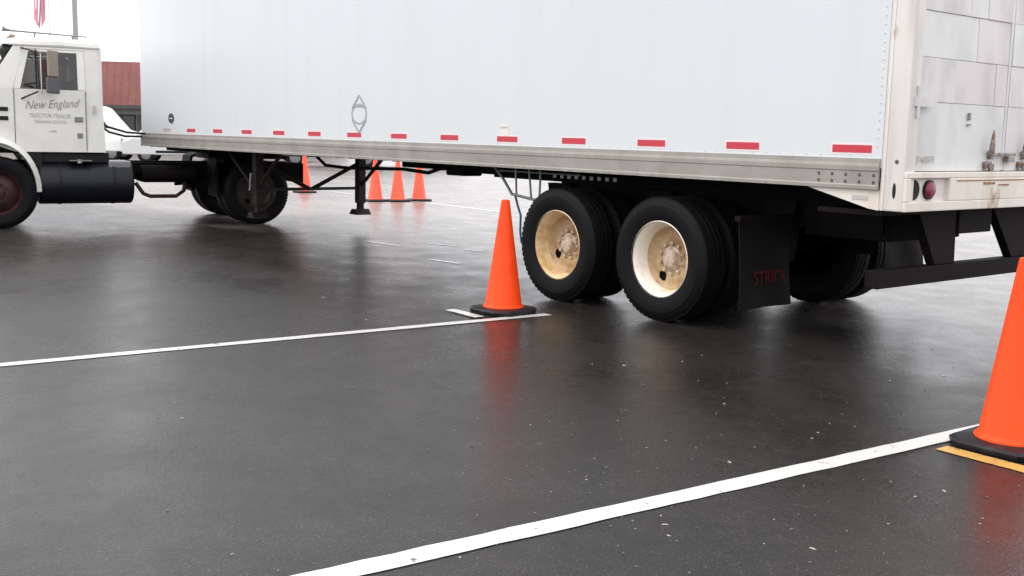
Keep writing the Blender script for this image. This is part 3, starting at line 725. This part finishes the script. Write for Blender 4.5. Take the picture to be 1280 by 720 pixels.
# roof: crowned
q = MB(); sec = [(-.935, 2.55), (-.925, 2.60), (-.82, 2.65), (-.4, 2.685), (0, 2.695), (.4, 2.685), (.82, 2.65), (.925, 2.60), (.935, 2.55)]
xsr = [(2.17, -.02), (2.22, 0), (2.7, .012), (3.2, .0), (3.36, -.035), (3.40, -.075)]
V = [[q.b.verts.new((x, y_, max(2.548, z_+dz_))) for y_, z_ in sec] for x, dz_ in xsr]
for a, b_ in zip(V, V[1:]):
    for k in range(len(sec)-1): q.b.faces.new((a[k], a[k+1], b_[k+1], b_[k]))
q.b.faces.new(V[0]); q.b.faces.new(V[-1][::-1]); kp('cab_roof', q, 'cab', smooth=35)
q = MB(); q.box(2.17, 3.38, .925, .945, 2.535, 2.553); kp('drip_rail', q, 'txt')
quad_panel('windscreen', [(3.34, -.90, 2.54), (3.34, .90, 2.54), (3.72, .95, 1.95), (3.72, -.95, 1.95)], .006, 'glass')
q = MB(); q.box(3.30, 3.45, -.9, .9, 2.50, 2.55, .01); kp('sun_visor', q, 'black')
q = MB(); q.box(2.2, 3.7, -.96, .96, 1.05, 1.10); kp('cab_floor', q, 'chassis')
q = MB(); q.box(3.42, 3.72, -.94, .94, 1.5, 1.93, .02); kp('dashboard', q, 'interior')
for yc in (.48, -.48):
    q = MB(); q.box(2.42, 2.92, yc-.24, yc+.24, 1.38, 1.52, .04); q.box(2.30, 2.44, yc-.24, yc+.24, 1.50, 2.15, .05); kp('seat', q, 'seat', smooth=40)
q = MB(); q.tube([(3.22+.09*math.sin(t)*0+.11*math.cos(t)*.5, .48+.22*math.sin(t), 1.86+.19*math.cos(t)) for t in [k/24*6.283 for k in range(24)]], .014, 8, closed=True); q.tube([(3.22, .48, 1.86), (3.5, .48, 1.7)], .02, 8); kp('steering_wheel', q, 'black')
# hood
hs = [(3.74, .93, 1.93, 1.05), (4.1, .86, 1.90, 1.0), (4.7, .80, 1.84, .95), (5.1, .76, 1.76, .9), (5.22, .70, 1.66, .88)]
q = MB(); V = []
for x, hw, zt, zb in hs:
    V.append([q.b.verts.new(p) for p in ((x, -hw, zb), (x, -hw, zt-.14), (x, -hw+.05, zt-.05), (x, -hw+.16, zt), (x, 0, zt+.03), (x, hw-.16, zt), (x, hw-.05, zt-.05), (x, hw, zt-.14), (x, hw, zb))])
for a, b_ in zip(V, V[1:]):
    for k in range(8): q.b.faces.new((a[k], a[k+1], b_[k+1], b_[k]))
q.b.faces.new(V[0]); q.b.faces.new(V[-1][::-1]); hood = kp('hood', q, 'cab', smooth=30)
for zc in (1.655, 1.53):
    q = MB(); q.box(3.42, 3.74, .99, 1.012, zc-.028, zc+.028, .004); obj('hood_vent', q, 'hole', hood)
q = MB(); q.box(5.2, 5.25, -.5, .5, .95, 1.55, .01); gl = obj('grille', q, 'chrome', hood)
for s_ in (1, -1):
    q = MB(); q.box(5.18, 5.25, s_*.52, s_*.70, 1.25, 1.45, .01); obj('headlight', q, 'carglass', hood)
q = MB(); q.box(5.28, 5.42, -1.15, 1.15, .5, .82, .03); kp('front_bumper', q, 'cab')
# front fenders: arch sweep
for s_ in (1, -1):
    q = MB(); V = []
    for k in range(0, 23):
        a = R(-2+k*8.3); r_ = .66
        cx, cz = 3.62, .54
        x, z = cx-math.cos(a)*(r_-.0*k)*(.78 if a < math.pi/2 else 1.0) , cz+math.sin(a)*r_
        xo, zo = cx-math.cos(a)*(r_+.07)*(.80 if a < math.pi/2 else 1.0), cz+math.sin(a)*(r_+.07)
        V.append([q.b.verts.new(p) for p in ((x, s_*.70, z), (xo, s_*.72, zo), (xo, s_*1.12, zo), (x+(cx-x)*.0, s_*1.185, z+.0), (x, s_*1.165, z-.0))])
    for a_, b_ in zip(V, V[1:]):
        for k in range(5): q.b.faces.new((a_[k], a_[(k+1) % 5], b_[(k+1) % 5], b_[k]))
    q.b.faces.new(V[0]); q.b.faces.new(V[-1][::-1]); kp('fender', q, 'cab', smooth=40)
    q = MB(); q.prism([(3.05, 1.06), (3.3, 1.24), (3.62, 1.28), (4.0, 1.25), (4.3, 1.1), (4.5, 1.3), (3.9, 1.55), (3.35, 1.5), (3.05, 1.2)], s_*.70, s_*.96); kp('fender_shoulder', q, 'cab')
# under-cab step box, battery box, tank
q = MB(); q.box(2.1, 3.1, .55, .93, .92, 1.066, .01); q.box(3.0, 3.16, .5, .98, .5, 1.06, .01); kp('step_box', q, 'black')
q = MB(); q.tube([(1.78, .80, .63), (1.80, .80, .63), (3.04, .80, .63), (3.06, .80, .63)], [.285, .305, .305, .285], 36); tn = kp('fuel_tank', q, 'tank', smooth=40)
for x in (2.05, 2.78):
    q = MB(); q.lathe([(.308, -.025), (.312, -.025), (.312, .025), (.308, .025)], 36, 'X', (x, .80, .63), close=True); obj('tank_strap', q, 'black', tn, smooth=40)
q = MB(); q.lathe([(.04, 0), (.04, .05), (0, .055)], 14, 'Z', (2.5, .90, .915)); obj('filler_cap', q, 'chrome', tn, smooth=40)
q = MB(); q.box(2.35, 2.65, .86, 1.06, .945, .96); obj('tank_step', q, 'grey', tn)
q = MB(); q.box(1.80, 2.12, .45, 1.0, .80, .95, .02); kp('deck_plate', q, 'grey')
q = MB(); q.box(3.15, 3.3, .48, .95, .44, .62, .01); kp('splash_panel', q, 'black')
q = MB(); q.tube([(1.7, .7, .62), (1.6, .75, .46), (1.5, .75, .42), (1.12, .75, .42), (1.0, .72, .5), (.95, .6, .66)], .03, 10); kp('exhaust_pipe', q, 'redrim', smooth=40)
q = MB(); q.tube([(1.55, .3, .75), (1.55, .6, .75), (.85, .6, .75), (.85, .3, .75)], .13, 14); kp('air_tank', q, 'chassis', smooth=40)
q = MB(); q.tube([(2.17, .2, 1.56), (2.0, .2, 1.44), (1.7, .1, 1.36), (1.3, -.2, 1.34), (1.0, -.62, 1.5)], .016, 8); kp('air_line', q, 'black')
q = MB(); q.tube([(2.17, .0, 1.52), (1.95, .0, 1.36), (1.7, -.1, 1.30), (1.3, -.3, 1.30), (1.0, -.62, 1.42)], .016, 8); kp('air_line', q, 'redrim')
# roof air horn and marker lights
q = MB(); q.tube([(3.42, .55, 2.775), (3.38, .55, 2.765), (3.3, .55, 2.755), (2.3, .55, 2.725)], [.045, .026, .014, .010], 14)
q.tube([(3.0, .55, 2.68), (3.0, .55, 2.74)], .012, 8); q.tube([(2.5, .55, 2.68), (2.5, .55, 2.73)], .012, 8); kp('air_horn', q, 'grey', smooth=40)
for y_ in (-.6, -.2, .2, .6):
    q = MB(); q.box(3.26, 3.34, y_-.04, y_+.04, 2.66, 2.70, .01); kp('marker_light', q, 'beige')
# mirrors
for s_ in (1, -1):
    rz_ = Matrix.Rotation(R(-38*s_), 3, 'Z')
    q = MB(); q.box(2.83, 2.88, s_*1.09, s_*1.37, 1.88, 2.10, .02, rot=rz_); mr = kp('side_mirror', q, 'mirror')
    q = MB(); q.box(2.83, 2.865, s_*1.11, s_*1.35, 2.11, 2.47, .015, rot=rz_); obj('upper_mirror', q, 'beige', mr)
    q = MB(); q.tube([(2.99, s_*1.14, 1.86), (2.99, s_*1.14, 2.49)], .010, 8); obj('mirror_bar', q, 'chrome', mr)
    q = MB(); q.tube([(3.25, s_*.98, 1.80), (3.05, s_*1.25, 1.90)], .012, 8); q.tube([(3.22, s_*.95, 2.5), (3.05, s_*1.25, 2.44)], .012, 8)
    q.tube([(3.2, s_*1.0, 2.0), (3.06, s_*1.2, 2.02)], .014, 8); obj('mirror_arm', q, 'redrim', mr)

# ---------------------------------------------------------------- driver, seated in the cab
def skin_fig(name, pts, edges, rads, m, parent=None, sub=2):
    me = bpy.data.meshes.new(name); me.from_pydata(pts, edges, []); o = bpy.data.objects.new(name, me); COL.objects.link(o)
    o.modifiers.new('skin', 'SKIN'); 
    for v, r_ in zip(me.skin_vertices[0].data, rads): v.radius = r_ if isinstance(r_, tuple) else (r_, r_)
    me.skin_vertices[0].data[0].use_root = True
    s2 = o.modifiers.new('sub', 'SUBSURF'); s2.levels = sub; s2.render_levels = sub
    me.materials.append(M[m]); o.parent = parent; 
    return o
pr_ = empty('person', (-12.65, 1.35, 0), 'driver in a dark navy jacket at the wheel behind the cab door window', 'person', R(260))
X0 = 2.58; Y0 = .48
pts = [(X0+.02, Y0, 1.56), (X0, Y0, 1.75), (X0+.02, Y0, 1.98), (X0+.05, Y0, 2.10),
       (X0+.03, Y0+.19, 2.01), (X0+.14, Y0+.25, 1.78), (X0+.40, Y0+.20, 1.78), (X0+.56, Y0+.17, 1.90),
       (X0+.03, Y0-.19, 2.01), (X0+.14, Y0-.25, 1.78), (X0+.40, Y0-.20, 1.78), (X0+.56, Y0-.17, 1.90),
       (X0+.1, Y0+.1, 1.56), (X0+.50, Y0+.14, 1.58), (X0+.58, Y0+.14, 1.20), (X0+.1, Y0-.1, 1.56), (X0+.50, Y0-.14, 1.58), (X0+.58, Y0-.14, 1.20)]
ed = [(0, 1), (1, 2), (2, 3), (2, 4), (4, 5), (5, 6), (6, 7), (2, 8), (8, 9), (9, 10), (10, 11), (0, 12), (12, 13), (13, 14), (0, 15), (15, 16), (16, 17)]
rd = [(.15, .12), (.15, .12), (.14, .11), .06, .075, .055, .045, .032, .075, .055, .045, .032, .085, .075, .05, .085, .075, .05]
skin_fig('body', pts, ed, rd, 'jacket', pr_)
hd = MB()
hd.lathe([(.0, 2.42), (.05, 2.412), (.078, 2.38), (.088, 2.33), (.086, 2.28), (.078, 2.23), (.060, 2.18), (.05, 2.155), (.052, 2.08), (0, 2.07)], 24, 'Z', (X0+.09, Y0, 0))
hd.lathe([(.0, .0), (.012, .004), (.014, .02), (.006, .05), (0, .055)], 8, 'Z', (X0+.185, Y0, 2.245))      # nose
for s_ in (1, -1): hd.lathe([(0, -.01), (.02, -.008), (.022, .008), (0, .01)], 10, 'Y', (X0+.075, Y0+s_*.088, 2.265))
head = obj('head', hd, 'skin', pr_, smooth=60)
q = MB(); q.lathe([(.0, 2.432), (.055, 2.424), (.088, 2.385), (.095, 2.34), (.093, 2.30), (.088, 2.298)], 24, 'Z', (X0+.075, Y0, 0)); obj('hair', q, 'hair', head, smooth=60)
q = MB()
for s_ in (1, -1): q.lathe([(0, .0), (.010, .001), (.010, .006), (0, .009)], 8, 'X', (X0+.168, Y0+s_*.032, 2.29))
q.box(X0+.168, X0+.174, Y0-.022, Y0+.022, 2.212, 2.219); obj('facial_features', q, 'hair', head)
for s_ in (1, -1):
    hx, hy, hz = X0+.56, Y0+s_*.17, 1.90
    hp = [(hx, hy, hz), (hx+.05, hy+s_*.01, hz+.03), (hx+.085, hy+s_*.015, hz+.05)]; he = [(0, 1), (1, 2)]; hr = [.026, .034, .026]
    for k in range(4):
        b0 = len(hp); zz = (k-1.5)*.019
        hp += [(hx+.09, hy+s_*.02, hz+.05+zz), (hx+.115, hy+s_*.005, hz+.055+zz), (hx+.11, hy-s_*.022, hz+.055+zz)]
        he += [(2, b0), (b0, b0+1), (b0+1, b0+2)]; hr += [.010, .009, .007]
    b0 = len(hp); hp += [(hx+.06, hy-s_*.02, hz+.06), (hx+.08, hy-s_*.035, hz+.075)]; he += [(1, b0), (b0, b0+1)]; hr += [.011, .009]
    skin_fig('hand', hp, he, hr, 'skin', pr_, 1)

# ---------------------------------------------------------------- background
def far(px, py, dist):      # point at a distance along the ground heading of a pixel
    d_ = fw + (px-640)/1358.63*r2 - (py-360)/1358.63*u2; c = Vector((4.0128, -6.2585, 1.4584)); return c + d_*(dist/ (d_.dot(fw)))
# building with maroon mansard roof
bc = far(150, 160, 62); ang = math.atan2(rt.y, rt.x)+R(4)
bd = empty('low_building', (bc.x, bc.y, 0), 'low grey building under a deep maroon metal roof, seen in the gap behind the cab', 'building', ang)
q = MB(); q.box(-9, 12, 0, 11, 0, 2.55); obj('wall', q, 'bwall', bd)
q = MB(); q.bridge([(-9.5, -.8, 2.62), (12.5, -.8, 2.62), (12.5, 11.8, 2.62), (-9.5, 11.8, 2.62)], [(-8.8, -.1, 5.05), (11.8, -.1, 5.05), (11.8, 11.1, 5.05), (-8.8, 11.1, 5.05)])
rf = obj('roof', q, 'roofred', bd)
for i in range(53):
    x = -9.3+i*.415; q = MB(); q.bridge([(x, -.806, 2.64), (x+.04, -.806, 2.64), (x+.04, -.76, 2.64), (x, -.76, 2.64)], [(x*.985, -.115, 5.04), (x*.985+.04, -.115, 5.04), (x*.985+.04, -.08, 5.04), (x*.985, -.08, 5.04)]); obj('roof_seam', q, 'roofred', rf)
q = MB(); q.box(-9.55, 12.55, -.86, 11.86, 2.42, 2.62); obj('fascia', q, 'bdark', bd)
for i, x in enumerate((-7.5, -5.1, -2.7, -.6, 2.0, 4.4, 6.8, 9.2)):
    q = MB(); q.box(x, x+1.5, -.05, .03, .9, 2.1); wn = obj('window', q, 'black', bd)
    q = MB(); q.box(x+.07, x+.72, -.07, -.05, .97, 2.03); q.box(x+.79, x+1.43, -.07, -.05, .97, 2.03); obj('pane', q, 'carglass', wn)
q = MB(); q.box(.98, 1.9, -.06, .02, 0, 2.1); obj('door', q, 'bdark', bd)
q = MB()
# lamp post
lp = far(98, 150, 46); e = empty('lamp_post', (lp.x, lp.y, 0), 'tall grey lamp post rising behind the cab roof', 'lamp post')
q = MB(); q.tube([(0, 0, 0), (0, 0, 9.5)], [.125, .095], 16); obj('pole', q, 'pole', e, smooth=40)
q = MB(); q.tube([(0, 0, 9.4), (.6, .2, 9.7), (1.4, .5, 9.75)], .05, 8); obj('arm', q, 'pole', e)
q = MB(); q.box(1.3, 1.95, .35, .65, 9.66, 9.80, .03); obj('lamp_head', q, 'pole', e)
q = MB(); q.box(-.22, .22, -.22, .22, 0, .5, .03); obj('footing', q, 'bwall', e)
# flag on a pale pole
fp = far(66, 150, 70); e = empty('flagpole', (fp.x, fp.y, 0), 'pale flagpole with a limp red and white flag, behind the cab', 'flagpole', ang)
q = MB(); q.tube([(0, 0, 0), (0, 0, 13)], [.07, .045], 12); obj('pole', q, 'wpole', e, smooth=40)
q = MB(); q.lathe([(0, 13.0), (.09, 13.06), (0, 13.15)], 10, 'Z'); obj('finial', q, 'chrome', e)
for i in range(7):       # hanging folds: stripes as narrow cloth strips
    q = MB(); x0 = -.10-i*.10; N = 12; A = []
    for k in range(N+1):
        z = 12.8-k/N*(5.3-abs(i-3)*.15); dx_ = .05*math.sin(k*.6+i)-.035*k*(.5); dy_ = .10*math.sin(i*1.9+k*.35)
        A.append([q.b.verts.new((x0+dx_*.6, dy_, z)), q.b.verts.new((x0-.15+dx_*.6, dy_+.06, z)), q.b.verts.new((x0-.15+dx_*.6, dy_+.075, z)), q.b.verts.new((x0+dx_*.6, dy_+.015, z))])
    for a_, b_ in zip(A, A[1:]):
        for k in range(4): q.b.faces.new((a_[k], a_[(k+1) % 4], b_[(k+1) % 4], b_[k]))
    q.b.faces.new(A[0]); q.b.faces.new(A[-1][::-1])
    if i == 0: fl = obj('flag', q, 'flagr', e, smooth=60)
    else: obj('flag_stripe', q, 'flagw' if i in (2, 5) else 'flagr', fl, smooth=60)

# parked vehicles
def car_wheels(e, L, wb, hw, r_=.33):
    for x in (-wb/2, wb/2):
        for s_ in (1, -1):
            q = MB(); q.lathe([(r_*.6, -.10), (r_*.95, -.11), (r_, -.07), (r_, .07), (r_*.95, .11), (r_*.6, .10)], 24, 'Y', close=True); t = obj('wheel', q, 'rubber', e, smooth=40, loc=(x, s_*(hw-.12), r_))
            q = MB(); q.lathe([(r_*.62, -.07), (r_*.3, -.09), (0, -.09)], 20, 'Y'); q.lathe([(r_*.62, .07), (r_*.3, .09), (0, .09)], 20, 'Y'); obj('rim', q, 'grey', t, smooth=40)
def vehicle(name, loc, rz, prof, glassp, hw, wb, m, label, cat, r_=.33):
    e = empty(name, (loc.x, loc.y, 0), label, cat, rz, 'vehicles parked across the lot')
    q = MB(); n = len(prof)
    tilt = lambda z: hw-max(0, z-.95)*.18
    A = [q.b.verts.new((x, tilt(z), z)) for x, z in prof]; B = [q.b.verts.new((x, -tilt(z), z)) for x, z in prof]
    q.b.faces.new(A); q.b.faces.new(B[::-1])
    for k in range(n): q.b.faces.new((A[k], B[k], B[(k+1) % n], A[(k+1) % n]))
    obj('body', q, m, e, bevel=.05)
    for gp in glassp:
        for s_ in (1, -1):
            q = MB(); q.bridge([(x, s_*(tilt(z)+.004), z) for x, z in gp], [(x, s_*(tilt(z)-.03), z) for x, z in gp]); obj('side_window', q, 'carglass', e)
    xf = max(x for x, z in prof)
    # windscreen on sloping front edge
    ps = sorted([p for p in prof if p[1] > .85], key=lambda p: -p[0])
    car_wheels(e, 0, wb, hw, r_)
    for s_ in (1, -1):
        q = MB(); q.box(xf-.03, xf+.012, s_*(hw-.42), s_*(hw-.12), .62, .78, .01); obj('headlight', q, 'chrome', e)
        q = MB(); xb = min(x for x, z in prof); q.box(xb-.012, xb+.03, s_*(hw-.25), s_*(hw-.1), .7, .95, .01); obj('tail_light', q, 'lens', e)
    q = MB(); q.box(-wb/2+.4, wb/2-.4, -hw-.006, hw+.006, .40, .50); obj('sill_trim', q, 'black', e)
    return e
van = [(-2.6, .42), (-2.6, 2.0), (-2.5, 2.2), (1.0, 2.25), (1.25, 2.15), (1.95, 1.30), (2.55, 1.12), (2.7, .9), (2.7, .42)]
vang = [[(-2.2, 1.35), (-.9, 1.35), (-.9, 1.95), (-2.2, 1.95)], [(-.7, 1.35), (.2, 1.35), (.2, 1.95), (-.7, 1.95)], [(.4, 1.35), (1.6, 1.35), (1.1, 1.95), (.4, 1.95)]]
car = [(-2.2, .32), (-2.25, .85), (-1.9, .98), (-1.35, 1.38), (-.9, 1.46), (.2, 1.45), (.95, 1.0), (2.0, .82), (2.2, .65), (2.2, .32)]
carg = [[(-1.5, 1.0), (-.45, 1.0), (-.45, 1.38), (-1.15, 1.36)], [(-.35, 1.0), (.75, 1.0), (.15, 1.36), (-.35, 1.38)]]
suv = [(-2.3, .40), (-2.35, 1.1), (-2.1, 1.75), (-1.9, 1.82), (.5, 1.80), (1.1, 1.15), (2.2, 1.0), (2.35, .8), (2.35, .40)]
suvg = [[(-2.0, 1.15), (-1.2, 1.15), (-1.2, 1.68), (-1.85, 1.66)], [(-1.1, 1.15), (-.1, 1.15), (-.1, 1.7), (-1.1, 1.7)], [(0, 1.15), (.95, 1.15), (.42, 1.68), (0, 1.7)]]
vehicle('parked_van', far(97, 199, 45), ang+R(0), van, vang, .98, 3.3, 'van', 'white van parked behind the cab, in front of the maroon roofed building', 'van', .36)
vehicle('parked_car', far(228, 199, 45), ang+R(4), car, carg, .88, 2.6, 'greycar', 'silver car parked just beyond the trailer nose, right of the white van', 'car')
vehicle('parked_car', far(330, 200, 50), ang-R(3), car, carg, .88, 2.6, 'maroon', 'maroon car parked behind the tractor drive wheels', 'car')
vehicle('parked_suv', far(415, 205, 44), ang+R(183), suv, suvg, .95, 2.8, 'greencar', 'dark green sport utility vehicle parked behind the landing gear', 'car', .37)
vehicle('parked_suv', far(510, 206, 46), ang+R(2), suv, suvg, .95, 2.8, 'greencar', 'dark green sport utility vehicle parked behind the three distant cones', 'car', .37)
